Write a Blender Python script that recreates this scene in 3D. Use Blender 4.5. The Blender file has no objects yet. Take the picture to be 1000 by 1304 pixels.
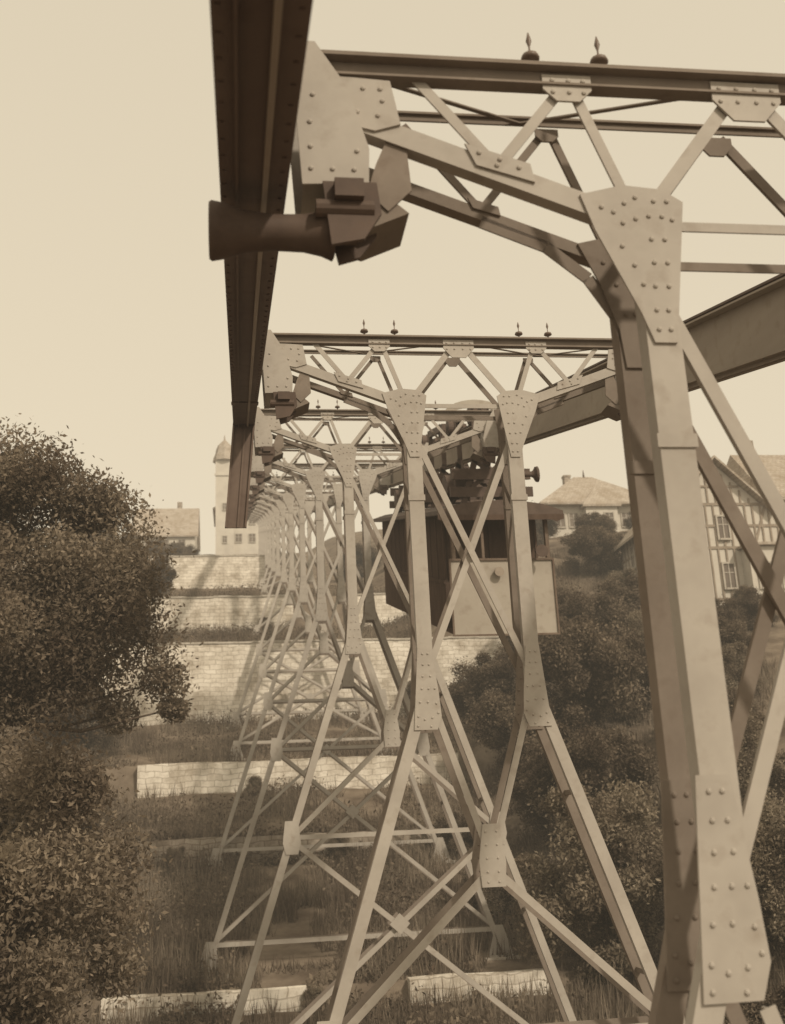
import bpy, math, random
import numpy as np
from mathutils import Vector, Matrix, noise
random.seed(7); rng=np.random.default_rng(7)
S=bpy.context.scene
COL=S.collection
SL=0.2708   # gradient of the track
CX=3.085    # centre line of the trestles

# ------------------------------------------------------------------ materials
def nmat(name, c1, c2, scale=3.0, rough=0.75, bump=0.0, bscale=20, detail=4, island=0.0, transl=0.0, stretch=(1,1,1), spots=0.0, spotcol=(0.1,0.06,0.04)):
    m=bpy.data.materials.new(name); m.use_nodes=True
    nt=m.node_tree; N=nt.nodes; L=nt.links
    b=N['Principled BSDF']; b.inputs['Roughness'].default_value=rough
    b.inputs['Specular IOR Level'].default_value=0.25
    tc=N.new('ShaderNodeTexCoord'); mp=N.new('ShaderNodeMapping'); mp.inputs['Scale'].default_value=stretch
    L.new(tc.outputs['Object'],mp.inputs[0])
    n=N.new('ShaderNodeTexNoise'); n.inputs['Scale'].default_value=scale; n.inputs['Detail'].default_value=detail if island==0 else 1
    n.inputs['Roughness'].default_value=0.65
    L.new(mp.outputs[0],n.inputs['Vector'])
    r=N.new('ShaderNodeValToRGB'); r.color_ramp.elements[0].position=0.32; r.color_ramp.elements[1].position=0.68
    r.color_ramp.elements[0].color=(*c1,1); r.color_ramp.elements[1].color=(*c2,1)
    L.new(n.outputs['Fac'],r.inputs[0]); out=r.outputs[0]
    if spots>0:
        n2=N.new('ShaderNodeTexNoise'); n2.inputs['Scale'].default_value=scale*4; n2.inputs['Detail'].default_value=4
        L.new(tc.outputs['Object'],n2.inputs['Vector'])
        r2=N.new('ShaderNodeValToRGB'); r2.color_ramp.elements[0].position=0.54; r2.color_ramp.elements[1].position=0.72
        r2.color_ramp.elements[0].color=(0,0,0,1); r2.color_ramp.elements[1].color=(spots,)*3+(1,)
        L.new(n2.outputs['Fac'],r2.inputs[0])
        mx=N.new('ShaderNodeMixRGB'); L.new(r2.outputs[0],mx.inputs[0]); L.new(out,mx.inputs[1]); mx.inputs[2].default_value=(*spotcol,1)
        out=mx.outputs[0]
    if island>0:
        g=N.new('ShaderNodeNewGeometry'); mr=N.new('ShaderNodeMapRange')
        mr.inputs[3].default_value=1-island; mr.inputs[4].default_value=1+island
        L.new(g.outputs['Random Per Island'],mr.inputs[0])
        mx=N.new('ShaderNodeVectorMath'); mx.operation='SCALE'
        L.new(out,mx.inputs[0]); L.new(mr.outputs[0],mx.inputs['Scale']); out=mx.outputs[0]
        df=N.new('ShaderNodeBsdfDiffuse'); L.new(out,df.inputs[0]); t=N.new('ShaderNodeBsdfTranslucent'); L.new(out,t.inputs[0])
        ms=N.new('ShaderNodeMixShader'); ms.inputs[0].default_value=transl
        L.new(df.outputs[0],ms.inputs[1]); L.new(t.outputs[0],ms.inputs[2]); L.new(ms.outputs[0],N['Material Output'].inputs[0])
        N.remove(b); return m
    if bump>0:
        n3=N.new('ShaderNodeTexNoise'); n3.inputs['Scale'].default_value=bscale; n3.inputs['Detail'].default_value=3
        L.new(tc.outputs['Object'],n3.inputs['Vector'])
        bp=N.new('ShaderNodeBump'); bp.inputs['Strength'].default_value=bump; bp.inputs['Distance'].default_value=0.03
        L.new(n3.outputs['Fac'],bp.inputs['Height'])
    if rough>=.7:
        df=N.new('ShaderNodeBsdfDiffuse'); L.new(out,df.inputs[0]); L.new(df.outputs[0],N['Material Output'].inputs[0]); N.remove(b); b=df
    else: L.new(out,b.inputs['Base Color'])
    if bump>0: L.new(bp.outputs[0],b.inputs['Normal'])
    return m
def brickmat(name,c1,c2,mortar,bw=0.6,bh=0.22,sc=1.0,lo=.55):
    m=bpy.data.materials.new(name); m.use_nodes=True
    nt=m.node_tree; N=nt.nodes; L=nt.links; N.remove(N['Principled BSDF']); b=N.new('ShaderNodeBsdfDiffuse')
    L.new(b.outputs[0],N['Material Output'].inputs[0])
    tc=N.new('ShaderNodeTexCoord'); sp=N.new('ShaderNodeSeparateXYZ'); cb=N.new('ShaderNodeCombineXYZ')
    L.new(tc.outputs['Object'],sp.inputs[0]); L.new(sp.outputs[0],cb.inputs[0]); L.new(sp.outputs[2],cb.inputs[1])
    nz=N.new('ShaderNodeTexNoise'); nz.inputs['Scale'].default_value=1.6; L.new(tc.outputs['Object'],nz.inputs['Vector'])
    ad=N.new('ShaderNodeMixRGB'); ad.blend_type='ADD'; ad.inputs[0].default_value=0.26; L.new(cb.outputs[0],ad.inputs[1]); L.new(nz.outputs['Color'],ad.inputs[2])
    br=N.new('ShaderNodeTexBrick'); L.new(ad.outputs[0],br.inputs['Vector'])
    br.inputs['Color1'].default_value=(*c1,1); br.inputs['Color2'].default_value=(*c2,1); br.inputs['Mortar'].default_value=(*mortar,1)
    br.inputs['Scale'].default_value=sc; br.inputs['Brick Width'].default_value=bw; br.inputs['Row Height'].default_value=bh
    br.inputs['Mortar Size'].default_value=0.02; br.inputs['Mortar Smooth'].default_value=0.4
    n2=N.new('ShaderNodeTexNoise'); n2.inputs['Scale'].default_value=0.9; n2.inputs['Detail'].default_value=6; n2.inputs['Roughness'].default_value=0.75
    L.new(tc.outputs['Object'],n2.inputs['Vector'])
    r=N.new('ShaderNodeValToRGB'); r.color_ramp.elements[0].position=0.36; r.color_ramp.elements[1].position=0.58
    r.color_ramp.elements[0].color=(lo,lo*.94,lo*.87,1); r.color_ramp.elements[1].color=(1.1,1.1,1.1,1); L.new(n2.outputs['Fac'],r.inputs[0])
    mx=N.new('ShaderNodeMixRGB'); mx.blend_type='MULTIPLY'; mx.inputs[0].default_value=1; L.new(br.outputs[0],mx.inputs[1]); L.new(r.outputs[0],mx.inputs[2])
    L.new(mx.outputs[0],b.inputs['Color'])
    return m
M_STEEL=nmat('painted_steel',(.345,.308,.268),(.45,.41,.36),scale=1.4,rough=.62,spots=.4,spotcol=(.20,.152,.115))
M_STEELD=nmat('shaded_steel',(.20,.165,.137),(.27,.228,.192),scale=2.2,rough=.75,spots=.35,spotcol=(.13,.095,.073))  # darker copy of the painted steel; shade of rear members put into the colour
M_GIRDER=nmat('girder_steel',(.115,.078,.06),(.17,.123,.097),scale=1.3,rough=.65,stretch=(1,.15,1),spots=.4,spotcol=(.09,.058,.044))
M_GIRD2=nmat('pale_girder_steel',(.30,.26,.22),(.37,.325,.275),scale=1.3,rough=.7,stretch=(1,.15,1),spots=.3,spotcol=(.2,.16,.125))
M_GLIGHT=nmat('rubbed_rail_steel',(.26,.21,.17),(.36,.30,.24),scale=2,rough=.5,stretch=(1,.2,1))
M_DARK=nmat('dark_iron',(.075,.05,.038),(.125,.088,.068),scale=3,rough=.65,spots=.3)
M_CARW=nmat('dark_car_wood',(.08,.055,.043),(.12,.084,.065),scale=3,rough=.7,stretch=(2,2,.5))
M_CARG=nmat('dark_car_glass',(.07,.048,.037),(.10,.07,.054),scale=1,rough=.7)
M_CARL=nmat('pale_car_panel',(.36,.318,.268),(.43,.39,.335),scale=1,rough=.7,spots=.5,spotcol=(.24,.195,.155))
M_PORC=nmat('insulator_glaze',(.12,.085,.065),(.2,.15,.12),rough=.35)
M_GLASS=nmat('dull_glass',(.12,.095,.076),(.18,.146,.117),scale=.8,rough=.45)
M_GRND=nmat('grass_ground',(.10,.076,.058),(.24,.195,.15),scale=.8,rough=.95,bump=.6,bscale=5,detail=6)
M_GRASS=nmat('grass_blades',(.13,.10,.076),(.28,.232,.18),scale=.35,rough=.8,island=.28,transl=.25)
M_WEED=nmat('weed_leaves',(.095,.071,.053),(.23,.186,.14),scale=.5,rough=.8,island=.3,transl=.2)
M_LEAF=nmat('tree_leaves',(.14,.106,.079),(.32,.264,.2),scale=.5,rough=.7,island=.35,transl=.4)
M_LEAFD=nmat('dark_shrub_leaves',(.085,.063,.047),(.225,.18,.135),scale=.55,rough=.7,island=.35,transl=.3)
M_LEAF2=nmat('shrub_leaves',(.15,.117,.087),(.33,.277,.21),scale=.6,rough=.75,island=.3,transl=.3)
M_BARK=nmat('bark',(.08,.058,.045),(.15,.115,.09),scale=6,rough=.9,stretch=(3,3,.6))
M_STONE=brickmat('terrace_masonry',(.76,.71,.63),(.62,.57,.495),(.46,.41,.345),.62,.24,lo=.62)
M_STONE2=brickmat('rough_masonry',(.42,.37,.31),(.31,.265,.22),(.22,.18,.145),.5,.2)
M_COPE=nmat('coping_stone',(.40,.36,.305),(.56,.515,.45),scale=2,rough=.9,spots=.8,spotcol=(.17,.14,.108))
M_FOOT=nmat('concrete_footing',(.36,.32,.27),(.50,.455,.395),scale=3,rough=.9,spots=.5)
M_PLAST=nmat('render_plaster',(.50,.46,.405),(.61,.57,.50),scale=.7,rough=.9,spots=.25,spotcol=(.30,.26,.21))
M_ROOF=brickmat('roof_tiles',(.42,.375,.32),(.35,.305,.255),(.27,.225,.185),.3,.2,lo=.85)
M_TIMB=nmat('brown_timber',(.24,.195,.155),(.32,.27,.22),rough=.8)
M_FRAME=nmat('dark_timber',(.13,.095,.075),(.2,.155,.122),rough=.8)
M_WFRM=nmat('window_frame_paint',(.4,.36,.31),(.5,.46,.4),rough=.7)

# ------------------------------------------------------------------ mesh builder
class MB:
    def __init__(s,tf=None): s.v=[]; s.f=[]; s.tf=tf
    def add(s,vs,fs):
        o=len(s.v)
        s.v+= [tuple(s.tf(x)) if s.tf else tuple(x) for x in vs]; s.f+=[tuple(i+o for i in f) for f in fs]
    def box(s,x0,x1,y0,y1,z0,z1):
        s.add([(x0,y0,z0),(x1,y0,z0),(x1,y1,z0),(x0,y1,z0),(x0,y0,z1),(x1,y0,z1),(x1,y1,z1),(x0,y1,z1)],
              [(0,3,2,1),(4,5,6,7),(0,1,5,4),(1,2,6,5),(2,3,7,6),(3,0,4,7)])
    def bar(s,p0,p1,w,d0,d1,n=(0,1,0),off=0.0):
        p0=Vector(p0);p1=Vector(p1);a=(p1-p0).normalized();n=Vector(n)
        sd=a.cross(n).normalized(); dp=sd.cross(a).normalized()
        if dp.dot(n)<0: dp=-dp
        vs=[]
        for p in (p0,p1):
            for (q,r) in ((-w/2+off,d0),(w/2+off,d0),(w/2+off,d1),(-w/2+off,d1)):
                vs.append(p+sd*q+dp*r)
        s.add(vs,[(0,1,2,3),(7,6,5,4),(0,4,5,1),(1,5,6,2),(2,6,7,3),(3,7,4,0)])
    def angle(s,p0,p1,w,dep,kind='T',n=(0,1,0),t=.012):
        s.bar(p0,p1,w,0,t,n)
        if kind=='T': s.bar(p0,p1,t,t,dep,n)
        if kind=='L': s.bar(p0,p1,t,t,dep,n,off=-w/2+t)
        if kind=='U':
            s.bar(p0,p1,t,t,dep,n,off=-w/2+t); s.bar(p0,p1,t,t,dep,n,off=w/2-t)
    def plate(s,poly,y0,y1):
        k=len(poly); vs=[(x,y0,z) for x,z in poly]+[(x,y1,z) for x,z in poly]
        s.add(vs,[tuple(range(k)),tuple(range(2*k-1,k-1,-1))]+[(i,i+k,(i+1)%k+k,(i+1)%k) for i in range(k)])
    def rivet(s,x,y,z,r=.017):
        vs=[];fs=[]
        for j,(rr,h) in enumerate(((1,-.1),(.75,.55))):
            for i in range(6):
                a=i*math.pi/3; vs.append((x+r*rr*math.cos(a),y-r*h,z+r*rr*math.sin(a)))
        vs.append((x,y-r*.8,z))
        for i in range(6):
            fs.append((i,(i+1)%6,(i+1)%6+6,i+6)); fs.append((i+6,(i+1)%6+6,12))
        s.add(vs,fs)
    def tube(s,pts,rads,seg=8,cap=True):
        vs=[];fs=[];P=[Vector(p) for p in pts]
        for i,p in enumerate(P):
            a=(P[min(i+1,len(P)-1)]-P[max(i-1,0)]).normalized()
            u=a.cross(Vector((0,0,1)) if abs(a.z)<.9 else Vector((1,0,0))).normalized(); w=a.cross(u)
            for k in range(seg):
                t=2*math.pi*k/seg; vs.append(p+(u*math.cos(t)+w*math.sin(t))*rads[i])
        for i in range(len(P)-1):
            for k in range(seg):
                fs.append((i*seg+k,i*seg+(k+1)%seg,(i+1)*seg+(k+1)%seg,(i+1)*seg+k))
        if cap:
            fs.append(tuple(range(seg-1,-1,-1))); o=(len(P)-1)*seg; fs.append(tuple(o+k for k in range(seg)))
        s.add(vs,fs)
    def mesh(s,name,mat,smooth=False):
        me=bpy.data.meshes.new(name); me.from_pydata(s.v,[],s.f); me.update()
        me.materials.append(mat)
        if smooth:
            for p in me.polygons: p.use_smooth=True
        return me
def obj(name,me,parent=None,loc=(0,0,0),**kw):
    o=bpy.data.objects.new(name,me); COL.objects.link(o); o.location=loc
    if parent: o.parent=parent
    for k,v in kw.items(): o[k]=v
    return o
def empty(name,loc,label,cat,group=None):
    e=bpy.data.objects.new(name,None); COL.objects.link(e); e.location=loc; e.empty_display_size=.3
    e['label']=label; e['category']=cat
    if group: e['group']=group
    return e
def copy_thing(root,loc,rz=0,sc=(1,1,1)):
    n=root.copy(); COL.objects.link(n); n.location=loc; n.rotation_euler=(0,0,rz); n.scale=sc
    def rec(a,b):
        for c in list(a.children):
            d=c.copy(); COL.objects.link(d); d.parent=b; rec(c,d)
    rec(root,n); return n

# ------------------------------------------------------------------ terrain
PY=[-60,0,14,22.8,29.9,30.1,31.6,41.4,41.6,47.4,47.6,49.2,59.9,60.1,71.9,72.1,85,100,140,170,260,900]
PZ=[-16,-9,-7.2,-5.6,-4.1,-3.7,-3.4,-.8,.0,1.9,3.0,3.3,6.0,10.0,13.0,15.2,18.8,23,35.5,43,50,52]
SY=[-60,0,14,31,60,72,85,100,140,170,260,900]
SZ=[-16,-9,-7.2,-3.5,8.0,14,18.8,23,35.5,43,50,52]
def sm(t): t=min(1,max(0,t)); return t*t*(3-2*t)
def gz(x,y):
    a=float(np.interp(y,PY,PZ)); b=float(np.interp(y,SY,SZ))
    t=sm((abs(x-2.5)-14)/7); z=a*(1-t)+b*t
    if x>9: z+=2.3*sm((x-9)/6)+.09*min(x-9,60)
    if x<-8: z-=.04*min(-8-x,60)
    z+= (noise.noise(Vector((x*.23,y*.23,0)))*.28+noise.noise(Vector((x*.8,y*.8,3)))*.10)*(1 if (x<-4 or x>10) else .6)
    return z
ys=list(np.arange(-60,10,5))+list(np.arange(10,76,.7))+list(np.arange(76,150,2.5))+list(np.arange(150,300,12))+[340,400,500,650,900]
ys+= [29.9,30.1,41.4,41.6,47.4,47.6,59.9,60.1,71.9,72.1]; ys=sorted(set(round(float(y),3) for y in ys))
xs=list(np.arange(-600,-60,60))+list(np.arange(-60,-16,4))+list(np.arange(-16,26,.7))+list(np.arange(26,70,3))+list(np.arange(70,620,60))
V=[(x,y,gz(x,y)) for y in ys for x in xs]; nx=len(xs)
F=[(j*nx+i,j*nx+i+1,(j+1)*nx+i+1,(j+1)*nx+i) for j in range(len(ys)-1) for i in range(nx-1)]
me=bpy.data.meshes.new('ground'); me.from_pydata(V,[],F); me.update(); me.materials.append(M_GRND)
for p in me.polygons: p.use_smooth=True
g=obj('ground',me); g['kind']='structure'

# ------------------------------------------------------------------ leaf geometry
def leaf_mesh(name,centers,radii,counts,size,mat,seed=0,flat=1.0):
    r=np.random.default_rng(seed); P=[]
    for c,rad,n in zip(centers,radii,counts):
        d=r.normal(size=(n,3)); d/=np.linalg.norm(d,axis=1)[:,None]
        q=r.random(n)**0.5*(1+.55*(r.random(n)>.75)*r.random(n))
        P.append(np.array(c)+d*q[:,None]*np.array(rad))
    P=np.vstack(P); n=len(P)
    a=r.normal(size=(n,3)); a[:,2]*=flat; a/=np.linalg.norm(a,axis=1)[:,None]
    b=np.cross(a,r.normal(size=(n,3))); b/=np.linalg.norm(b,axis=1)[:,None]
    s=size*(.55+.9*r.random(n))[:,None]
    v=np.empty((n*4,3)); v[0::4]=P-a*s; v[1::4]=P-b*s*.45; v[2::4]=P+a*s; v[3::4]=P+b*s*.45
    return mesh_np(name,v,4,mat)
def mesh_np(name,v,k,mat):
    me=bpy.data.meshes.new(name); nv=len(v); nf=nv//k
    me.vertices.add(nv); me.vertices.foreach_set('co',v.astype(np.float32).ravel())
    me.loops.add(nv); me.loops.foreach_set('vertex_index',np.arange(nv,dtype=np.int32))
    me.polygons.add(nf); me.polygons.foreach_set('loop_start',np.arange(0,nv,k,dtype=np.int32))
    me.polygons.foreach_set('loop_total',np.full(nf,k,dtype=np.int32))
    me.update(calc_edges=True); me.validate(); me.materials.append(mat); return me
def tree(name,loc,H,cz,R,ncl,leafn,lsize,label,mat=M_LEAF,seed=1,group=None,trunk_r=.22,cat='tree',clr=(.28,.42),cone=0.0,dmin=.3,extra=()):
    r=random.Random(seed)
    e=empty(name,loc,label,cat,group)
    mb=MB(); top=Vector((r.uniform(-.3,.3),r.uniform(-.3,.3),cz+R[2]*.5))
    pts=[Vector((0,0,-.4)),Vector((r.uniform(-.1,.1),0,H*.5)),Vector((r.uniform(-.2,.2),r.uniform(-.2,.2),H)),top]
    mb.tube(pts,[trunk_r*1.25,trunk_r,trunk_r*.8,trunk_r*.15],8)
    cs=[];rs=[];ct=[]
    for i in range(ncl+len(extra)):
        while True:
            d=Vector((r.uniform(-1,1),r.uniform(-1,1),r.uniform(-1,1)))
            if dmin<d.length<1.0: break
        nar=1-cone*max(0,d.z)
        c=Vector((d.x*R[0]*nar,d.y*R[1]*nar,cz+d.z*R[2]))
        k=r.uniform(*clr)*min(R[0],R[2])
        if i>=ncl: c=Vector(extra[i-ncl][:3]); k=extra[i-ncl][3]
        cs.append(c); rs.append((k*r.uniform(.9,1.3),k*r.uniform(.9,1.3),k*r.uniform(.75,1.05))); ct.append(int(leafn*r.uniform(.7,1.3)))
        if i%2==0 or i>=ncl:
            t=r.uniform(.55,.95); st=pts[2].lerp(top,max(0,t-.5)) if t>.5 else pts[1].lerp(pts[2],t*2)
            mid=st.lerp(c,.5)+Vector((0,0,-.15*R[2]*r.random()))
            mb.tube([st,mid,c],[trunk_r*.35,trunk_r*.22,trunk_r*.06],5)
    obj('trunk',mb.mesh('trunk',M_BARK,True),e)
    obj('crown',leaf_mesh('crown',cs,rs,ct,lsize,mat,seed),e)
    return e

# ------------------------------------------------------------------ trestles
BD=.46
def mir(p,s): return (p[0]*s,p[1])
def P3(p,y): return (p[0],y,p[1])
C={'L0':(-2.46,2.50),'LM':(-1.58,2.22),'G':(-.76,1.86)}
def make_shared():
    D={}
    for pl,y in (('front',0.0),('rear',BD)):
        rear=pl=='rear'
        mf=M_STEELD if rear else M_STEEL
        mb=MB()
        if not rear:
            mb.box(-2.66,2.66,y-.07,y+.10,2.865,2.89); mb.box(-2.66,2.66,y+.0,y+.014,2.78,2.865); mb.box(-2.62,2.62,y-.03,y+.07,2.765,2.78)
        else:
            mb.box(-2.66,2.66,y-.02,y+.04,2.865,2.88); mb.box(-2.66,2.66,y,y+.014,2.825,2.865)
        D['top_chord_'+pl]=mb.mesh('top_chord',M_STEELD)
        mb=MB()
        for s in (-1,1):
            mb.angle(P3(mir(C['L0'],-s),y),P3(mir(C['G'],-s),y),.08 if rear else .13,.10,'U')
            w=.05 if rear else .065
            mb.angle(P3(mir(C['LM'],-s),y+.012),P3(mir((-1.13,2.80),-s),y+.012),w,.06,'T')
            mb.angle(P3(mir((-.80,1.95),-s),y+.014),P3(mir((-1.10,2.80),-s),y+.014),w,.06,'T')
            mb.angle(P3(mir((-1.62,2.25),-s),y+.016),P3(mir((-2.05,2.80),-s),y+.016),w,.05,'T')
            mb.angle(P3(mir((-.70,1.95),-s),y+.014),P3(mir((-.05,2.80),-s),y+.014),w+.02,.06,'T')
            if rear:
                q=[(-.71,1.2),(-.80,1.5),(-.95,1.75),(-1.2,1.96),(-1.6,2.12)]
                for a,b_ in zip(q,q[1:]): mb.angle(P3(mir(a,-s),y+.0),P3(mir(b_,-s),y+.0),.08,.06,'L')
        mb.angle((-.75,y+.02,1.86),(.75,y+.02,1.86),.06,.05,'T')
        D['web_'+pl]=mb.mesh('lattice_web',mf)
        G=[]
        def gus(pts,rv,k=1.0):
            if k!=1.0:
                cx=sum(p[0] for p in pts)/len(pts); cz=sum(p[1] for p in pts)/len(pts)
                pts=[(cx+(x-cx)*k,cz+(z-cz)*k) for x,z in pts]; rv=[]
            mb=MB(); mb.plate(pts,y-.016,y-.001)
            for x,z in rv: mb.rivet(x,y-.016,z)
            G.append(mb.mesh('gusset_plate',mf))
        for s in (-1,1):
            if rear: gus([mir(p,-s) for p in [(-1.0,1.98),(-.88,1.70),(-.79,1.4),(-.77,1.15),(-.66,1.15),(-.62,1.4),(-.56,1.98),(-.80,2.03)]],[mir(p,-s) for p in ((-.85,1.85),(-.74,1.9),(-.65,1.85),(-.78,1.7),(-.68,1.7),(-.74,1.5),(-.68,1.5))])
            else: gus([mir(p,-s) for p in [(-1.12,2.03),(-1.05,1.80),(-.83,1.28),(-.77,1.10),(-.64,1.10),(-.60,1.35),(-.50,2.0),(-.62,2.08),(-.86,2.10)]],
                [mir(p,-s) for p in ((-1.0,1.95),(-.93,1.92),(-.86,1.98),(-.88,1.85),(-.80,1.88),(-.79,2.02),(-.68,2.0),(-.60,2.0),(-.72,1.9),(-.64,1.9),(-.58,1.88),
                          (-.90,1.7),(-.84,1.58),(-.80,1.46),(-.72,1.75),(-.64,1.75),(-.72,1.6),(-.64,1.6),(-.73,1.45),(-.65,1.45),(-.74,1.3),(-.67,1.3),(-.74,1.18),(-.67,1.18))])
            k=.5 if rear else 1.0
            gus([mir(p,-s) for p in [(-1.28,2.84),(-.98,2.84),(-.98,2.74),(-1.06,2.66),(-1.20,2.66),(-1.28,2.74)]],[mir((x,z),-s) for x in (-1.22,-1.12,-1.03) for z in (2.80,2.72)],k)
            gus([mir(p,-s) for p in [(-1.78,2.34),(-1.40,2.22),(-1.38,2.10),(-1.72,2.20)]],[mir(p,-s) for p in ((-1.7,2.28),(-1.58,2.24),(-1.47,2.19),(-1.6,2.20))],k)
            if not rear: gus([mir(p,-s) for p in [(-2.55,2.76),(-2.2,2.74),(-2.15,2.45),(-2.3,2.40),(-2.52,2.45)]],[mir(p,-s) for p in ((-2.48,2.68),(-2.36,2.68),(-2.26,2.68),(-2.4,2.52),(-2.28,2.5),(-2.25,2.6))])
        gus([(-.22,2.85),(.22,2.85),(.22,2.72),(.10,2.58),(-.10,2.58),(-.22,2.72)],[(x,z) for x in (-.17,-.06,.06,.17) for z in (2.80,2.71)],.5 if rear else 1.0)
        D['gus_'+pl]=G
        mb=MB()
        pk=[(-.81,-1.52),(-.63,-1.52),(-.56,-2.12),(-.54,-2.40),(-.60,-2.57),(-.90,-2.57),(-.86,-2.1)]
        mb.plate(pk,y-.018,y-.001)
        for x,z in ((-.75,-1.6),(-.68,-1.6),(-.75,-1.74),(-.67,-1.74),(-.76,-1.89),(-.66,-1.89),(-.78,-2.05),(-.69,-2.05),(-.61,-2.05),(-.81,-2.22),(-.71,-2.22),(-.60,-2.24),(-.84,-2.4),(-.76,-2.44),(-.66,-2.42),(-.58,-2.36),(-.85,-2.52),(-.68,-2.53)):
            mb.rivet(x,y-.018,z)
        D['kneeL_'+pl]=mb.mesh('knee_plate',mf)
        m2=MB(lambda p:(-p[0],p[1],p[2])); m2.add(mb.v,[tuple(reversed(f)) for f in mb.f]); D['kneeR_'+pl]=m2.mesh('knee_plate',mf)
        for nm,s in (('colL_',-1),('colR_',1)):
            mb=MB(); mb.angle((s*.71,y,1.75),(s*.71,y,-2.0),.17 if rear else .20,.14,'U')
            mb.box(s*.71-.115,s*.71+.115,y-.012,y+.0,.48,.56) 
            D[nm+pl]=mb.mesh('column',mf)
        mb=MB(); mb.angle((-.66,y+.03,1.35),(.66,y+.03,-1.8),.085,.05,'L'); D['xa_'+pl]=mb.mesh('diagonal_brace',mf)
        mb=MB(); mb.angle((.66,y+.09,1.35),(-.66,y+.09,-1.8),.085,.05,'L'); D['xb_'+pl]=mb.mesh('diagonal_brace',mf)
    D['bat']=[]
    for s in (-1,1):
        mb=MB(); zz=[1.5,.5,-.5,-1.5]
        for i in range(3):
            a,b_=(zz[i],zz[i+1])
            p0=(s*.71,.10,a) if i%2==0 else (s*.71,BD+.03,a); p1=(s*.71,BD+.03,b_) if i%2==0 else (s*.71,.10,b_)
            mb.bar(p0,p1,.04,-.006,.006,n=(1,0,0))
        D['bat'].append(mb.mesh('lacing_bars',M_STEELD))
    mb=MB(); q=[-2.5,-1.3,0,1.3,2.5]
    for i in range(4):
        y0,y1=(.02,BD) if i%2==0 else (BD,.02); mb.bar((q[i],y0,2.83),(q[i+1],y1,2.83),.03,0,.01,n=(0,0,1))
    D['bat'].append(mb.mesh('lacing_bars',M_STEELD))
    for nm,s in (('brL',1),('brR',-1)):
        mb=MB(lambda p,s=s:(p[0]*s,p[1],p[2]))
        pg=[(-2.76,2.50),(-2.73,1.98),(-2.36,2.0),(-2.35,2.22),(-2.46,2.62),(-2.64,2.92),(-2.72,2.92)]
        for y in (-.10,BD): mb.plate(pg,y,y+.015)
        mb.box(-2.72,-2.37,-.085,BD,2.01,2.03); mb.plate([(-2.36,2.03),(-2.35,2.22),(-2.46,2.62),(-2.48,2.61),(-2.38,2.2),(-2.38,2.03)],-.085,BD)
        for x,z in ((-2.68,2.08),(-2.56,2.08),(-2.44,2.08),(-2.68,2.22),(-2.68,2.38),(-2.42,2.2),(-2.66,2.56)): mb.rivet(x,-.10,z)
        D[nm]=mb.mesh('hanger_bracket',M_STEEL)
        mb=MB(lambda p,s=s:(p[0]*s,p[1],p[2]))
        mb.plate([(-2.355,2.02),(-2.24,1.90),(-2.10,2.04),(-2.12,2.36),(-2.2,2.44),(-2.30,2.2)],.02,.035)
        mb.plate([(-2.50,1.99),(-2.20,1.97),(-2.12,1.90),(-2.36,1.79),(-2.50,1.84)],.034,.40)
        D['g'+nm]=mb.mesh('bracket_gusset',M_STEELD)
        mb=MB(lambda p,s=s:(p[0]*s,p[1],p[2]))
        mb.tube([(x,.05,1.76) for x in (-3.24,-3.225,-3.17,-3.06,-2.9,-2.72,-2.62,-2.56,-2.55)],[.155,.165,.155,.12,.10,.105,.125,.15,.13],20)
        D['rol'+nm]=mb.mesh('rope_roller',M_DARK,True)
        mb=MB(lambda p,s=s:(p[0]*s,p[1],p[2]))
        mb.tube([(-2.56,.05,1.76),(-2.42,.05,1.76)],[.06,.06],10)
        mb.plate([(-2.62,1.99),(-2.32,1.99),(-2.30,1.80),(-2.40,1.64),(-2.58,1.60)],-.12,-.09)
        mb.plate([(-2.60,1.99),(-2.32,1.99),(-2.30,1.80),(-2.40,1.66),(-2.52,1.62)],.12,.15)
        mb.box(-2.56,-2.40,-.19,-.12,1.86,1.97); mb.tube([(-2.66,-.10,1.83),(-2.34,-.10,1.83)],[.05,.05],12); mb.box(-2.6,-2.36,-.089,.119,1.93,1.985)
        D['rb'+nm]=mb.mesh('roller_bracket',M_DARK,False)
    mb=MB(); mb.tube([(0,0,0),(0,0,.07),(0,0,.071),(0,0,.08),(0,0,.105),(0,0,.12),(0,0,.122),(0,0,.17),(0,0,.21),(0,0,.27)],[.012,.012,.045,.058,.05,.02,.006,.006,.018,.004],12)
    mb.box(-.03,.03,-.03,.03,-.0,.012)
    D['ins']=mb.mesh('insulator',M_PORC,True)
    return D
D=make_shared()
def half(v): return .71+.335*(-2.08-v)
BY=[5.4]+[14+8.8*i for i in range(14)]
GR='steel trestles of the suspension railway'
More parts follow.
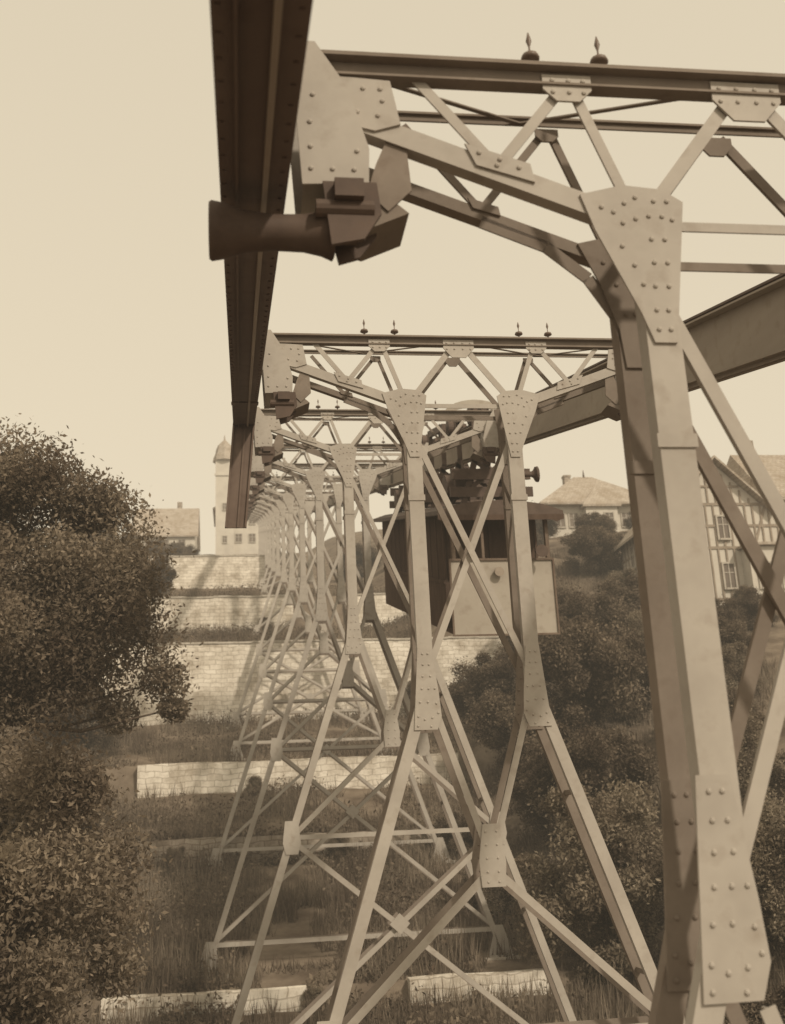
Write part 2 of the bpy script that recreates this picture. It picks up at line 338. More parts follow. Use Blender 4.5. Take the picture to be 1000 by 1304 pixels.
def trestle(i,Y):
    zt=SL*Y; g0=min(gz(CX+s*half(-10),Y+dy) for s in(-1,1) for dy in(0,BD)); 
    vg=g0-zt
    vg=min(gz(CX-half(vg),Y),gz(CX+half(vg),Y))-zt+.05
    kd=.26 if i==0 else 0; kx=-.03 if i==0 else 0
    e=empty('railway_trestle',(CX,Y,zt+vg),'pale riveted steel trestle with two crossarms standing on the slope' if i else 'pale riveted steel trestle with large gusset plates and rope roller','trestle',GR)
    off=(0,0,-vg)
    def ch(n,me,o=off): return obj(n,me,e,o)
    for pl,y in (('front',0),('rear',BD)):
        ch('top_chord',D['top_chord_'+pl]); ch('lattice_web',D['web_'+pl])
        if pl=='front' or i<7:
            for m_ in D['gus_'+pl]: ch('gusset_plate',m_)
        ch('knee_plate',D['kneeL_'+pl],(kx,0,-vg+kd)); ch('knee_plate',D['kneeR_'+pl],(0,0,-vg+kd))
        ch('column',D['colL_'+pl]); ch('column',D['colR_'+pl]); ch('diagonal_brace',D['xa_'+pl]); ch('diagonal_brace',D['xb_'+pl])
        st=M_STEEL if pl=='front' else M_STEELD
        for s in (-1,1):
            if vg<-2.7:
                mb=MB(); mb.angle((s*.72,y,-2.05+kd),(s*half(vg+.25),y,vg+.25),.145,.11,'U'); ch('leg',mb.mesh('leg',st))
            if i<10 and pl=='front':
                mb=MB(); hx=s*half(vg+.2)
                mb.plate([(hx-.10,vg+.75),(hx+.10,vg+.75),(hx+.32,vg+.05),(hx+.32,vg-.02),(hx-.32,vg-.02),(hx-.32,vg+.05)],y-.02,y-.003)
                mb.box(hx-.34,hx+.34,y-.2,y+.25,vg-.05,vg-.015)
                ch('foot_plate',mb.mesh('foot_plate',st))
        if vg<-4.0:
            vb=max(-6.2,vg+.6); vc=-4.2 if vb<-6 else (-2.3+vb)/2
            mb=MB()
            for s in (-1,1):
                mb.angle((s*.60,y+.02,-2.35),(s*.04,y+.02,vc+.12),.085,.06,'T'); mb.angle((s*.05,y+.02,vc-.12),(s*half(vb),y+.02,vb),.095,.06,'T')
            mb.plate([(-.10,vc+.45),(.10,vc+.45),(.17,vc),(.15,vc-.3),(-.15,vc-.3),(-.17,vc)],y-.006,y+.014)
            for x in(-.07,.07):
                for z in(.36,.2,.04,-.12,-.24): mb.rivet(x,y-.006,vc+z)
            ch('cross_bracing',mb.mesh('cross_bracing',st))
        if vg<-8:
            vb=-6.2; h=half(vb); v2=vg+.75; h2=half(v2); 
            mb=MB()
            mb.angle((-h,y+.03,vb),(h,y+.03,vb),.09,.06,'L')
            mb.angle((-h,y+.03,vb-.05),(h2,y+.03,v2),.10,.05,'L'); mb.angle((h,y+.07,vb-.05),(-h2,y+.07,v2),.10,.05,'L')
            mb.angle((-h2,y+.03,v2-.1),(h2,y+.03,v2-.1),.12,.05,'L')
            cc=vb+(v2-vb)*h/(h+h2); mb.plate([(-.2,cc),(0,cc+.2),(.2,cc),(0,cc-.2)],y-.0,y+.035)
            ch('cross_bracing',mb.mesh('cross_bracing',st))
            if pl=='front':
                for s in(-1,1):
                    mb=MB(); mb.plate([(s*h-.13,vb+.32),(s*h+.13,vb+.32),(s*h+.18,vb-.1),(s*h+.12,vb-.32),(s*h-.12,vb-.32),(s*h-.18,vb-.1)],y-.018,y-.002); ch('gusset_plate',mb.mesh('gusset_plate',st))
    v=-3.4
    while v>vg+1 and i<7:
        for s in(-1,1):
            mb=MB(); mb.box(s*half(v)-.03,s*half(v)+.03,.10,BD+.02,v-.03,v+.03); ch('leg_strut',mb.mesh('leg_strut',M_STEELD))
        v-=2.2
    if i<10:
        for s in(-1,1):
            hx=s*half(vg+.2); mb=MB(); mb.box(hx-.5,hx+.5,-.4,BD+.4,vg-1.2,vg-.05); ch('masonry_footing',mb.mesh('masonry_footing',M_FOOT))
    if i<9:
        for m_ in (D['bat'][2:] if i==0 else D['bat']): ch('lacing_bars',m_)
    for n in ('brL','brR'):
        ch('hanger_bracket',D[n]); ch('bracket_gusset',D['g'+n]); ch('roller_bracket',D['rb'+n])
        if i==0: ch('rope_roller',D['rol'+n])
    if i<6:
        for x in(-1.33,-.90,.90,1.33):
            obj('insulator',D['ins'],e,(x,0.02,-vg+2.89))
for i,Y in enumerate(BY): trestle(i,Y)

# ------------------------------------------------------------------ girders
def girder(uc,lab,mat,stiff,rail,y0=-2.0,y1=132):
    e=empty('rail_girder',(uc,y0,SL*y0+2.0),lab,'rail girder','girders carrying the rails')
    Ln=y1-y0
    tf=lambda p:(p[0],p[1],p[2]+SL*p[1])
    mb=MB(tf)
    mb.box(-.185,.185,0,Ln,0,.025); mb.box(-.012,.012,0,Ln,.025,.80); mb.box(-.16,.16,0,Ln,.80,.825)
    mb.box(-.11,-.012,0,Ln,.025,.04); mb.box(.012,.11,0,Ln,.025,.04)
    if stiff:
        y=.3
        while y<min(Ln,40):
            for s in(-1,1): mb.box(min(s*.013,s*.13),max(s*.013,s*.13),y,y+.02,.041,.799)
            y+=1.1
    y=.5
    while y<30:
        for x in(-.16,.15): mb.box(x-.010,x+.010,y,y+.02,-.008,.002)
        y+=.22
    y=8.0
    while y<Ln: mb.box(-.195,.195,y,y+.3,-.02,.001); y+=8.8
    obj('girder_body',mb.mesh('girder_body',mat),e)
    mb=MB(tf); mb.box(.045,.075,0,Ln,-.04,-.001) if stiff else mb.box(-.02,.02,0,Ln,-.04,-.001); obj('guide_rail',mb.mesh('guide_rail',rail),e)
    mb=MB(tf); mb.box(-.10,-.085,0,Ln,-.05,-.001); obj('guide_flange',mb.mesh('guide_flange',mat),e)
    mb=MB(tf); mb.box(-.03,.03,0,Ln,.826,.90); mb.box(-.055,.055,0,Ln,.90,.93); obj('running_rail',mb.mesh('running_rail',M_DARK),e)
    if stiff:  # hanging guide post reaching down from the girder
        mb=MB(); yy=18.0-y0; z0=SL*yy
        x0,x1=-.19,.19; xb0,xb1=-.33,.03; zt=z0+.02; zb=z0-1.85
        mb.plate([(x0,zt),(x1,zt),(xb1,zb),(xb0,zb)],yy,yy+.03)
        mb.plate([(x0,zt),(x0+.03,zt),(xb0+.03,zb),(xb0,zb)],yy-.05,yy-.001); mb.plate([(x1-.03,zt),(x1,zt),(xb1,zb),(xb1-.03,zb)],yy-.05,yy-.001)
        mb.plate([(x0+.20,zt),(x0+.23,zt),(xb0+.23,zb),(xb0+.20,zb)],yy-.03,yy-.001)
        obj('hanging_guide_post',mb.mesh('hanging_guide_post',M_GIRDER),e)
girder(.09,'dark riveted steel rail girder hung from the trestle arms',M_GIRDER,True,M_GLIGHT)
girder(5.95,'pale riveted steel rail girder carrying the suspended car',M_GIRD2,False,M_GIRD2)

# ------------------------------------------------------------------ suspended car
U=5.95; Y0=24.0; LN=11.5
ce=empty('suspended_railway_car',(U,Y0,SL*Y0-2.35),'dark wooden suspended railway car hanging under its rail girder','railway car')
tf=lambda p:(p[0],p[1],p[2]+2.35+SL*p[1])
W=1.15
mb=MB(tf); mb.box(-W,W,0,LN,-2.35,-2.25)
for s in(-1,1):
    mb.box(min(s*W,s*(W-.06)),max(s*W,s*(W-.06)),.9,LN,-2.251,-1.15)
    y=.9
    while y<=LN: mb.box(min(s*W,s*(W-.08)),max(s*W,s*(W-.08)),y,y+.12,-1.151,.45); y+=.88
    mb.box(min(s*W,s*(W-.08)),max(s*W,s*(W-.08)),.9,LN,.449,.52)
    mb.box(min(s*W,s*(W+.03)),max(s*W,s*(W+.03)),.9,LN,-1.20,-1.12)
mb.box(-W+.061,W-.061,LN-.05,LN,-2.26,.50); mb.box(-W+.061,W-.061,.9,.95,-2.26,.50)
for x in(-.75,0,.75): mb.box(x-.04,x+.04,.86,.9,-2.2,.45)
mb.box(-.7,.7,.87,.9,-.9,-.8)
obj('car_body',mb.mesh('car_body',M_CARW),ce)
mb=MB(tf)
prof=[(-1.48,.46),(-1.47,.56),(-1.0,.72),(-.45,.80),(0,.82),(.45,.80),(1.0,.72),(1.47,.56),(1.48,.46)]
mb.plate(prof,-.35,LN+.2); obj('car_roof',mb.mesh('car_roof',M_DARK),ce)
mb=MB(tf); mb.plate([(-1.48,.47),(-1.48,.36),(-1.3,.30),(-1.2,.34),(1.2,.34),(1.3,.30),(1.48,.36),(1.48,.47)],-.37,-.351); obj('valance',mb.mesh('valance',M_CARW),ce)
mb=MB(tf)
mb.box(-W-.05,W+.05,-.06,-.0,-2.32,-.62); obj('front_panel',mb.mesh('front_panel',M_CARL),ce,label='pale flat end panel of the platform')
mb=MB(tf)
for (a,b_,c,d_) in ((-W-.08,W+.08,-.62,-.57),(-W-.08,W+.08,-2.36,-2.32),(-W-.08,-W-.04,-2.321,-.619),(W+.04,W+.08,-2.321,-.619)): mb.box(a,b_,-.10,-.061,c,d_)
for s in(-1,1): 
    mb.box(s*(W-.04)-.04,s*(W-.04)+.04,-.098,.03,-.572,.499); mb.box(s*.42-.03,s*.42+.03,-.097,.02,-.572,.499)
obj('platform_frame',mb.mesh('platform_frame',M_FRAME),ce)
y=1.03
while y<LN-.5:
    for s in(-1,1):
        mb=MB(tf); mb.box(s*(W-.025)-.006,s*(W-.025)+.006,y-.009,y+.749,-1.14,.447); obj('window',mb.mesh('window',M_CARG),ce)
    y+=.88
mb=MB(tf); mb.tube([(-.1,-.10,-.88),(-.1,-.18,-.88),(-.1,-.21,-.88)],[.09,.11,.11],14); obj('headlight',mb.mesh('headlight',M_GLIGHT),ce)
mb=MB(tf); mb.tube([(.86,y_,-.40) for y_ in (-.05,-.42,-.43,-.47)],[.05,.05,.15,.15],12); obj('buffer',mb.mesh('buffer',M_DARK),ce)
mb=MB(tf); mb.tube([(x,-.15,1.45) for x in (.5,.85,.9,.95,1.0)],[.07,.07,.10,.19,.20],14); mb.box(.45,.55,-.2,.7,1.38,1.5); obj('signal_horn',mb.mesh('signal_horn',M_DARK),ce)
for yy in (.4,4.4,LN-2.8):
    mb=MB(tf)
    for s in(-1,1):
        for dy in(0,1.9):
            mb.bar((s*.70,yy+dy,.70),(s*.30,yy+dy,2.0),.14,0,.08); mb.bar((s*.30,yy+dy,1.98),(s*.30,yy+dy,3.15),.12,0,.08)
        mb.bar((s*.58,yy,.85),(s*.30,yy+1.9,1.95),.10,0,.05,n=(1,0,0)); mb.bar((s*.58,yy+1.9,.85),(s*.30,yy,1.95),.10,0,.05,n=(1,0,0))
        mb.box(s*.3-.05,s*.3+.05,yy-.2,yy+2.1,3.0,3.2)
    for dy in(0,1.9):
        mb.box(-1.0,1.0,yy+dy-.05,yy+dy+.09,.92,1.17); mb.box(-.95,.95,yy+dy-.1,yy+dy+.12,1.35,1.62)
        mb.bar((-.8,yy+dy,.9),(.45,yy+dy,1.9),.10,0,.05); mb.bar((.8,yy+dy,.9),(-.45,yy+dy,1.9),.10,0,.05)
    mb.box(-.8,-.35,yy+.3,yy+1.6,1.0,1.5); mb.box(.4,.85,yy+.5,yy+1.7,.95,1.35)
    mb.tube([(-.95,yy+.9,1.2),(-.5,yy+.9,1.2)],[.32,.32],14)
    obj('running_gear',mb.mesh('running_gear',M_DARK),ce)
    for dy in(.3,1.5):
        mb=MB(tf); mb.tube([(x,yy+dy,3.14) for x in (-.10,-.07,-.069,.07,.071,.10)],[.24,.24,.205,.205,.24,.24],18); obj('wheel',mb.mesh('wheel',M_DARK),ce)
mb=MB(tf)
ar=[(.78*math.cos(t),2.95+.42*math.sin(t)) for t in np.linspace(0,math.pi,15)]
ai=[(.70*math.cos(t),2.90+.27*math.sin(t)) for t in np.linspace(math.pi,0,15)]
mb.plate([(a-.3,b_) for a,b_ in ar]+[(a-.3,b_) for a,b_ in ai],.2,.26)
obj('arched_end_frame',mb.mesh('arched_end_frame',M_CARL),ce)

# ------------------------------------------------------------------ terrace walls
def wall(x0,x1,y,zb,zt,mat,label,th=.35,step=0.5,irr=.05,cope=True):
    e=empty('retaining_wall',((x0+x1)/2,y,zb),label,'wall')
    mb=MB(); n=int((x1-x0)/step); cx=(x0+x1)/2
    top=[zt-zb+irr*(noise.noise(Vector((i*.3,y,1)))+.5*noise.noise(Vector((i*.9,y,4)))) for i in range(n+1)]
    vs=[];fs=[]
    for i in range(n+1):
        x=x0+(x1-x0)*i/n-cx; o=.05*noise.noise(Vector((i*.5,y,7)))
        vs+=[(x,-th+o,-1.0),(x,-th+o+.03,top[i]),(x,.12,top[i]),(x,.12,-1.0)]
    for i in range(n):
        a=i*4; fs+=[(a,a+4,a+5,a+1),(a+1,a+5,a+6,a+2),(a+2,a+6,a+7,a+3)]
    fs+=[(0,1,2,3),(n*4+3,n*4+2,n*4+1,n*4)]
    mb.add(vs,fs); obj('wall_face',mb.mesh('wall_face',mat),e)
    if cope:
        mb=MB(); r=random.Random(int(y)); x=x0
        while x<x1-.3:
            w=r.uniform(.7,1.2); w=min(w,x1-x); k=min(n,int((x-x0)/step)); zz=top[k]+.04*r.random()
            mb.box(x-cx-.003,x+w-cx+.002*r.random(),-th-.03-.01*r.random(),.14,zz-.05,zz+.05); x+=w
        obj('coping',mb.mesh('coping',M_COPE),e)
wall(-3.4,1.6,30.0,-4.2,-3.62,M_STONE,'low pale stone kerb wall on the grassy slope',cope=False)
wall(4.2,8.0,30.0,-4.2,-3.60,M_STONE,'low pale stone kerb wall on the grassy slope',cope=False)
wall(-3.6,7.0,41.5,-1.0,.08,M_STONE2,'low rough brick retaining wall on the slope',cope=False)
wall(-4.2,9.2,47.5,1.75,3.10,M_STONE,'low pale masonry retaining wall between grass terraces',cope=False)
wall(-11,15.5,60.0,5.8,10.2,M_STONE,'tall pale block masonry retaining wall')
wall(-9,3.5,72.0,12.7,15.3,M_STONE,'pale upper masonry terrace wall')
wall(7,17,72.0,12.7,15.3,M_STONE,'pale upper masonry terrace wall')
wall(-8,2,86,18.4,21.6,M_STONE,'pale terrace wall near the hilltop')

# ------------------------------------------------------------------ buildings
def window_on(parent,x,z,w,h,yf,rot=0,face='y'):
    f=MB(); g_=MB()
    def B(mb,a0,a1,d0,d1,z0,z1):
        if face=='y': mb.box(a0,a1,yf-d1,yf-d0,z0,z1)
        else: mb.box(yf-d1,yf-d0,a0,a1,z0,z1)
    B(f,x-w/2-.1,x-w/2,.002,.09,z-.1,z+h+.1);B(f,x+w/2,x+w/2+.1,.002,.09,z-.1,z+h+.1);B(f,x-w/2,x+w/2,.002,.09,z+h,z+h+.1);B(f,x-w/2,x+w/2,.002,.14,z-.1,z)
    B(f,x-.03,x+.03,.03,.06,z,z+h);B(f,x-w/2,x-.03,.03,.055,z+h*.62,z+h*.62+.05);B(f,x+.03,x+w/2,.03,.055,z+h*.62,z+h*.62+.05)
    B(g_,x-w/2,x+w/2,.005,.025,z,z+h)
    o=obj('window',f.mesh('window_frame',M_WFRM),parent); obj('window_pane',g_.mesh('window_pane',M_GLASS),o)
def hip(mb,x0,x1,y0,y1,z,h,ov=.6,ridge=.3):
    x0-=ov;x1+=ov;y0-=ov;y1+=ov;cx=(x0+x1)/2;cy=(y0+y1)/2;r=(x1-x0)*ridge/2
    mb.add([(x0,y0,z),(x1,y0,z),(x1,y1,z),(x0,y1,z),(cx-r,cy,z+h),(cx+r,cy,z+h),(x0,y0,z-.2),(x1,y0,z-.2),(x1,y1,z-.2),(x0,y1,z-.2)],
      [(0,1,5,4),(1,2,5),(2,3,4,5),(3,0,4),(6,7,1,0),(7,8,2,1),(8,9,3,2),(9,6,0,3),(9,8,7,6)])
e=empty('villa',(31.0,92,22.8),'pale villa with broad hipped roof on the hillside','house')
mb=MB(); mb.box(-4.8,4.8,-4,4,-3,3.6); mb.box(-4.9,4.9,-4.1,4.1,-3,.1); mb.box(-1.6,1.2,-4.8,-3.99,-3,3.3)
obj('wall',mb.mesh('wall',M_PLAST),e)
mb=MB(); hip(mb,-4.8,4.8,-4,4,3.62,3.8,.8,.15); hip(mb,-1.6,1.2,-4.8,-2.0,3.35,1.9,.3,.05); ro=obj('roof',mb.mesh('roof',M_ROOF),e)
mb=MB(); mb.box(-1.9,-1.3,-.5,.1,5.2,7.3); mb.box(-1.95,-1.25,-.55,.15,7.29,7.45); obj('chimney',mb.mesh('chimney',M_STONE2),ro)
mb=MB(); mb.tube([(0.1,0,7.3),(.1,0,8.1)],[.12,.02],6); obj('finial',mb.mesh('finial',M_DARK),ro)
for x in(-3.7,-2.5,2.2,3.6): window_on(e,x,1.6,.75,1.2,-4.0)
for x in(-.9,.4): window_on(e,x,1.4,.7,1.2,-4.8)
for x in(-2.5,0,2.5): window_on(e,x,1.6,.8,1.2,-4.8,face='x')
e=empty('half_timbered_house',(28.9,62,10.8),'tall half-timbered house with steep gabled roof and bay','house')
mb=MB(); mb.box(-4.2,7,-4,5,-3.5,6.6); mb.add([(-4.2,-4,6.599),(1.2,-4,6.599),(-1.5,-4,9.2),(-4.2,5,6.599),(1.2,5,6.599),(-1.5,5,9.2)],[(0,1,2),(5,4,3),(0,2,5,3),(1,4,5,2)])
mb.box(-.4,2.6,-5.0,-3.99,-3.5,3.8)
obj('wall',mb.mesh('wall',M_PLAST),e)
mb=MB()
def slab(a,b_,y0,y1,t=.16): mb.plate([a,b_,(b_[0],b_[1]+t),(a[0],a[1]+t)],y0,y1)
slab((-4.9,5.95),(-1.5,9.25),-4.6,5.5); slab((-1.5,9.25),(1.9,5.95),-4.601,5.501); slab((1.4,6.7),(7.6,6.7),-4.5,5.4); 
mb.add([(1.5,-4.5,6.87),(7.6,-4.5,6.87),(7.6,5.4,6.87),(1.5,5.4,6.87),(2.0,.5,11.2),(6,.5,11.2)],[(0,1,5,4),(1,2,5),(2,3,4,5),(3,0,4)])
ro=obj('roof',mb.mesh('roof',M_ROOF),e)
mb=MB(); slab((-.6,3.82),(2.8,3.82),-5.3,-3.98); obj('bay_roof',mb.mesh('bay_roof',M_ROOF),e)
mb=MB(); mb.box(2.9,3.4,0,.5,10.2,12.0); obj('chimney',mb.mesh('chimney',M_STONE2),ro)
mb=MB(); yf=-4.03
for z in(.9,3.9,5.2,6.5): mb.box(-4.25,-.45 if z<3.85 else 7.0,yf-.03,yf+.029,z,z+.15); mb.box(-4.235,-4.2,-4.0,5,z,z+.15)
for k in range(24):
    x=-4.2+k*.48
    if x>6.9: break
    mb.box(x,x+.10,yf-.035,yf+.029,4.04,6.51)
    if x<-.7: mb.box(x,x+.10,yf-.035,yf+.029,1.04,3.91)
for x in(-4.1,-1.3,.55): mb.bar((x,yf,4.1),(x+.9,yf,6.5),.13,-.033,.025)
for k in range(17): mb.box(-4.24,-4.2,-4.0+k*.55,-3.9+k*.55,1.04,6.51)
for k in range(-4,5): mb.box(-1.55+k*.5,-1.45+k*.5,yf-.035,yf+.029,6.64,8.9-abs(k)*.49)
mb.box(-3.0,0,yf-.036,yf+.028,7.6,7.72)
obj('timber_frame',mb.mesh('timber_frame',M_TIMB),e)
for x in(-3.15,-1.3,3.4): window_on(e,x,4.5,.62,1.3,-4.07)
for x in(-3.15,-1.3): window_on(e,x,1.6,.62,1.4,-4.07); 
for x in(.4,1.8): window_on(e,x,1.4,.7,1.4,-5.0)
for y in(-2.9,.0,2.8):
    window_on(e,y,4.5,.6,1.3,-4.245,face='x'); window_on(e,y,1.5,.6,1.4,-4.245,face='x')
Z=gz(-2,142)
e=empty('hilltop_station',(.5,146,Z-1),'pale hilltop station building with slender capped tower','station building')
mb=MB(); mb.box(-3.6,4.5,-3,5,-2,7.6); mb.box(-3.61,-1.2,-4.6,-2.99,-2,14.0); mb.box(-3.75,-1.05,-4.75,-4.59,11.8,12.1)
obj('wall',mb.mesh('wall',M_PLAST),e)
mb=MB(); hip(mb,-3.6,4.5,-3,5,7.7,2.4,.4,.5)
cx,cy=-2.4,-3.7
prof=[(1.6,14.02),(1.5,14.6),(1.25,15.2),(1.15,15.8),(.9,16.4),(.5,16.8),(.12,17.2),(.04,17.9)]
mb.tube([(cx,cy,z) for r_,z in prof],[r_ for r_,z in prof],8); obj('roof',mb.mesh('roof',M_ROOF),e)
for z in(2.5,7.0): window_on(e,-2.4,z,.5,.9,-4.6)
for x in(-.6,1.2,3.0):
    for z in(3,5.5): window_on(e,x,z,.8,1.1,-3.0)
Z=gz(-10,135)
e=empty('gabled_house',(-9.0,136,Z+.3),'distant house with steep tiled gable roof','house')
mb=MB(); mb.box(-3.6,3.6,-3.5,3.5,-3,2.2); mb.add([(-3.6,-3.5,2.199),(-3.6,3.5,2.199),(-3.6,0,6.2),(3.6,-3.5,2.199),(3.6,3.5,2.199),(3.6,0,6.2)],[(0,2,1),(3,4,5),(0,3,5,2),(1,2,5,4)])
obj('wall',mb.mesh('wall',M_PLAST),e)
mb=MB(); 
mb.add([(-4.0,-3.9,1.9),(4.0,-3.9,1.9),(4.0,0,6.45),(-4.0,0,6.45),(-4.0,3.9,1.9),(4.0,3.9,1.9),(-4.0,-3.9,1.7),(4.0,-3.9,1.7)],[(0,1,2,3),(3,2,5,4),(6,7,1,0)])
ro=obj('roof',mb.mesh('roof',M_ROOF),e)
mb=MB(); mb.box(1.2,1.8,.3,.9,5.2,7.4); obj('chimney',mb.mesh('chimney',M_STONE2),ro)
for x in(-2,0,2): window_on(e,x,.1,.8,1.3,-3.5)

# ------------------------------------------------------------------ trees and shrubs
tree('broadleaf_tree',(-5.2,24,gz(-5.2,24)),7.0,11.0,(3.4,3.0,2.7),130,1350,.052,'tall leafy broadleaf tree beside the railway slope',seed=3,trunk_r=.2,clr=(.20,.34),cone=.2,dmin=.1,
     extra=[(2.2,-.5,8.8,.8),(2.9,-.3,9.0,.8),(1.4,-.6,8.2,.8),(3.2,0,9.6,.8),(2.9,0,10.4,.8),(.2,-.8,7.9,.9),(2.6,.2,8.0,.5),(3.6,-.2,8.6,.5),(3.8,-.2,8.0,.3),(-.9,-.6,7.9,.9),(.2,-.4,7.2,.7),(-.8,-.3,6.8,.7)])
tree('broadleaf_tree',(-3.75,17.5,gz(-3.75,17.5)),2.8,5.4,(2.0,2.2,2.7),84,1200,.044,'dense leafy tree growing under a taller tree',seed=5,trunk_r=.14,clr=(.22,.38),dmin=.1)
tree('broadleaf_tree',(-2.75,13.2,gz(-2.75,13.2)),1.2,2.9,(1.15,1.8,2.2),44,1100,.035,'low leafy sapling on the lower slope',seed=9,trunk_r=.08,clr=(.26,.42),dmin=.1)
SH='shrubs and small trees on the bank'
p1=tree('shrub',(14.5,44,gz(14.5,44)),.8,2.4,(3.0,2.6,2.3),56,800,.080,'dense dark leafy shrub on the bank',mat=M_LEAFD,seed=21,group=SH,trunk_r=.1,cat='shrub',clr=(.20,.36),dmin=.05)
p2=tree('shrub',(9.3,30,gz(9.3,30)),.6,2.4,(1.9,2.0,2.5),50,850,.062,'pale feathery shrub on the bank',mat=M_LEAF2,seed=22,group=SH,trunk_r=.08,cat='shrub',clr=(.22,.38),dmin=.05)
for (x,y,s,rz,base) in [(18.0,41,.65,1,p1),(11.5,38,.85,2,p1),(15.5,33,.75,3,p2),(12.3,27,.75,4,p2),(10.3,22,.5,5,p1),(9.0,19,.45,.4,p2),(13.0,25,.75,2.2,p2),(11.0,32,.6,.8,p1),(11.8,44,.8,5.5,p1),
     (20,54,.85,3.3,p1),(17.5,57,.9,.3,p1),(16.5,52,.9,1.7,p1),(19,48,.7,2.9,p2),(21.5,47,.6,.9,p1),(23,51,.55,4.9,p1),(20.5,44,.55,2.6,p2),(26,53,.5,3.9,p1),(14.5,52,.8,1.2,p1),(22,60,.6,1.9,p2),(23.5,68,.75,.2,p1),(26,76,.6,1.1,p1),(22,80,.8,2,p1),(33,84,.45,3,p1),(25,88,.6,4,p1),(29,83,.4,2,p1),(24,57,.4,2,p2),(27.5,56.5,.35,1,p2),
     (7.6,34.5,.45,2.9,p2),(11.5,50,.7,2.2,p1),(-7.5,52,.7,1,p1),(-9,56,.8,2,p1),(-6.8,64,.55,3,p1),(-8.3,68,.9,4,p1),(-6,76,.65,5,p1),(-8.5,80,.85,.6,p1),(-11,90,.9,1.2,p1),(-7,95,.65,2.2,p1),(-5.8,104,.6,3.2,p1),
     (-8.5,110,.75,4.2,p1),(-12,112,.9,5.2,p1),(-6.3,120,.6,.1,p1),(-16,118,1.2,1.5,p1),(-14,100,1.1,2.6,p1),(-9.5,72,.8,1.6,p1),(10,92,.7,2,p1),(14,84,.7,3,p1),(17,98,.8,1,p1),(20,108,.8,5,p1),
     (-6.8,31,.9,.7,p1),(-7.0,41,.7,2.4,p1),(-5.4,29,.5,3.4,p2),(.5,46.6,.2,1,p2),(-2.2,40.6,.22,3,p2),(3.6,41.0,.26,4,p2),(1.8,29.6,.16,5,p2),(10,59,.5,4.4,p1),(1.5,71,.25,1,p2),(-6,46.5,.35,2,p2),(7.9,41,.35,2,p1)]:
    o=copy_thing(base,(x,y,gz(x,y)-.1-.1*s),rz,(s*(1.05 if base is p1 else 1),s,s*.95))

# grass blades (stuff)
def scatter(n,x0,x1,y0,y1,thr,walls=True):
    P=[]
    while len(P)<n:
        x=random.uniform(x0,x1); y=random.uniform(y0,y1)
        if noise.noise(Vector((x*.35,y*.35,5)))+.5*noise.noise(Vector((x*1.1,y*1.1,2)))<thr: continue
        if walls and any(-.30<y-w+.15<.35 for w in(30,41.5,47.5,60,72)): continue
        P.append((x,y,gz(x,y)))
    return np.array(P)
P=np.vstack([scatter(90000,-7,17,15,42,-.3),scatter(60000,-10,24,42,76,-.3)]); n=len(P)
h=(.22+.6*rng.random(n)**2)*(1+.5*np.sin(P[:,0]*.9)*np.cos(P[:,1]*.7)); a=rng.random(n)*6.283; w=.012+.014*rng.random(n)
v=np.empty((n*3,3)); dx=np.cos(a)*w; dy=np.sin(a)*w
v[0::3]=P+np.c_[-dx,-dy,-.03*np.ones(n)]; v[1::3]=P+np.c_[dx,dy,-.03*np.ones(n)]; v[2::3]=P+np.c_[rng.normal(size=n)*.12,rng.normal(size=n)*.12,h]
gobj=obj('grass',mesh_np('grass',v,3,M_GRASS)); gobj['kind']='stuff'; gobj['label']='long dry grass on the slope'; gobj['category']='grass'
Q=[]
while len(Q)<14000:
    w_=random.choice((30,30,41.5,41.5,47.5,60,72)); x=random.uniform(-8,13)
    if noise.noise(Vector((x*.5,w_,9)))<.0+.1*(w_==60): continue
    y=w_-.4-abs(random.gauss(0,.25)) if random.random()<.7 else w_+.1+abs(random.gauss(0,.3))
    Q.append((x,y,gz(x,y)+abs(random.gauss(0,.2))))
P=np.vstack([scatter(26000,-9,18,14,42,.05),scatter(30000,-11,20,42,80,.0)]); n=len(P)
P[:,2]+=rng.random(n)**1.5*.7
P=np.vstack([P,np.array(Q)]); n=len(P)
a=rng.normal(size=(n,3)); a/=np.linalg.norm(a,axis=1)[:,None]; b=np.cross(a,rng.normal(size=(n,3))); b/=np.linalg.norm(b,axis=1)[:,None]
s=(.035+.06*rng.random(n))[:,None]; v=np.empty((n*4,3)); v[0::4]=P-a*s; v[1::4]=P-b*s*.5; v[2::4]=P+a*s; v[3::4]=P+b*s*.5
u=obj('undergrowth',mesh_np('undergrowth',v,4,M_WEED)); u['kind']='stuff'; u['label']='low leafy weeds covering the terraces'; u['category']='undergrowth'

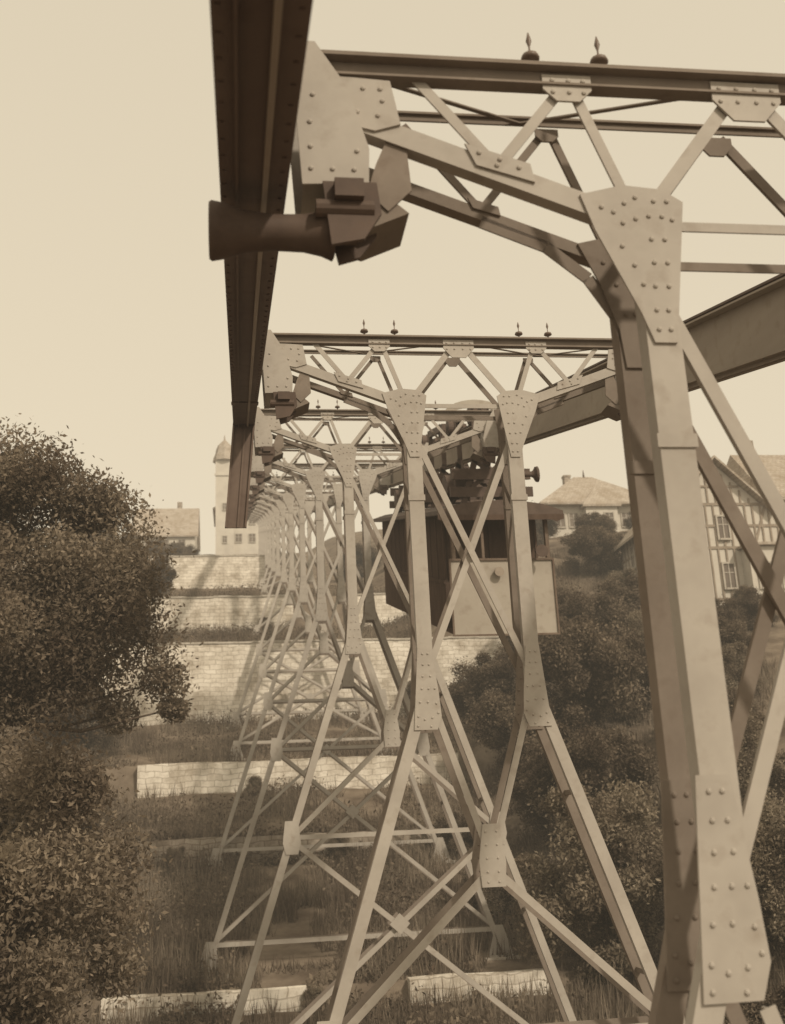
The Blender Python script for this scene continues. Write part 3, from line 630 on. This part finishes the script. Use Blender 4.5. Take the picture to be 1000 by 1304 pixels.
# ------------------------------------------------------------------ light, world, camera
sd=Vector((.40,-.68,.60)).normalized()
el=math.asin(sd.z); az=math.atan2(sd.x,sd.y)
sun=bpy.data.lights.new('sun','SUN'); sun.energy=2.7; sun.angle=math.radians(3.0); sun.color=(1,.88,.71)
so=bpy.data.objects.new('sun',sun); COL.objects.link(so); so.rotation_euler=sd.to_track_quat('Z','Y').to_euler()
w=bpy.data.worlds.new('World'); S.world=w; w.use_nodes=True; nt=w.node_tree; N=nt.nodes; L=nt.links
bg=N['Background']; sky=N.new('ShaderNodeTexSky'); sky.sky_type='NISHITA'; sky.sun_disc=False; sky.sun_elevation=el; sky.sun_rotation=az
sky.dust_density=3; sky.air_density=1
bw=N.new('ShaderNodeRGBToBW'); L.new(sky.outputs[0],bw.inputs[0])
pw=N.new('ShaderNodeMath'); pw.operation='POWER'; pw.inputs[1].default_value=.18; L.new(bw.outputs[0],pw.inputs[0])
sc=N.new('ShaderNodeVectorMath'); sc.operation='SCALE'; sc.inputs[0].default_value=(7.0,6.06,4.5); L.new(pw.outputs[0],sc.inputs['Scale'])
L.new(sc.outputs[0],bg.inputs[0]); bg.inputs[1].default_value=.1
# hazy air: one bounded volume of thin haze; added glow stands for scattered light
hm=bpy.data.materials.new('haze_glow'); hm.use_nodes=True; nt=hm.node_tree; N=nt.nodes; L=nt.links
for n_ in list(N):
    if n_.type!='OUTPUT_MATERIAL': N.remove(n_)
DEN=.0013
ab=N.new('ShaderNodeVolumeAbsorption'); ab.inputs['Color'].default_value=(0,0,0,1); ab.inputs['Density'].default_value=DEN
em=N.new('ShaderNodeEmission'); em.inputs[0].default_value=(.70,.60,.44,1); em.inputs[1].default_value=DEN
ad=N.new('ShaderNodeAddShader'); L.new(ab.outputs[0],ad.inputs[0]); L.new(em.outputs[0],ad.inputs[1])
L.new(ad.outputs[0],[n_ for n_ in N if n_.type=='OUTPUT_MATERIAL'][0].inputs['Volume'])
mb=MB(); mb.box(-580,580,-55,880,-60,78); haze_box=obj('sky',mb.mesh('sky',hm)); haze_box['kind']='structure'  # added haze box enclosing the scene; the sky itself is the world
cam=bpy.data.cameras.new('camera'); co=bpy.data.objects.new('camera',cam); COL.objects.link(co); S.camera=co
cam.sensor_fit='HORIZONTAL'; cam.sensor_width=36; cam.lens=50.4; cam.clip_end=3000; cam.clip_start=.1
X=(.9901,.0060,-.1381); Yv=(-.1309,-.2826,-.9503); Zv=(-.0447,.959,-.279)
R=Matrix((X,Yv,Zv)).to_quaternion().to_matrix()
co.matrix_world=R.to_4x4()
cam.dof.use_dof=True; cam.dof.focus_distance=13; cam.dof.aperture_fstop=2.4
S.view_settings.view_transform='Standard'; S.view_settings.look='None'; S.view_settings.exposure=0
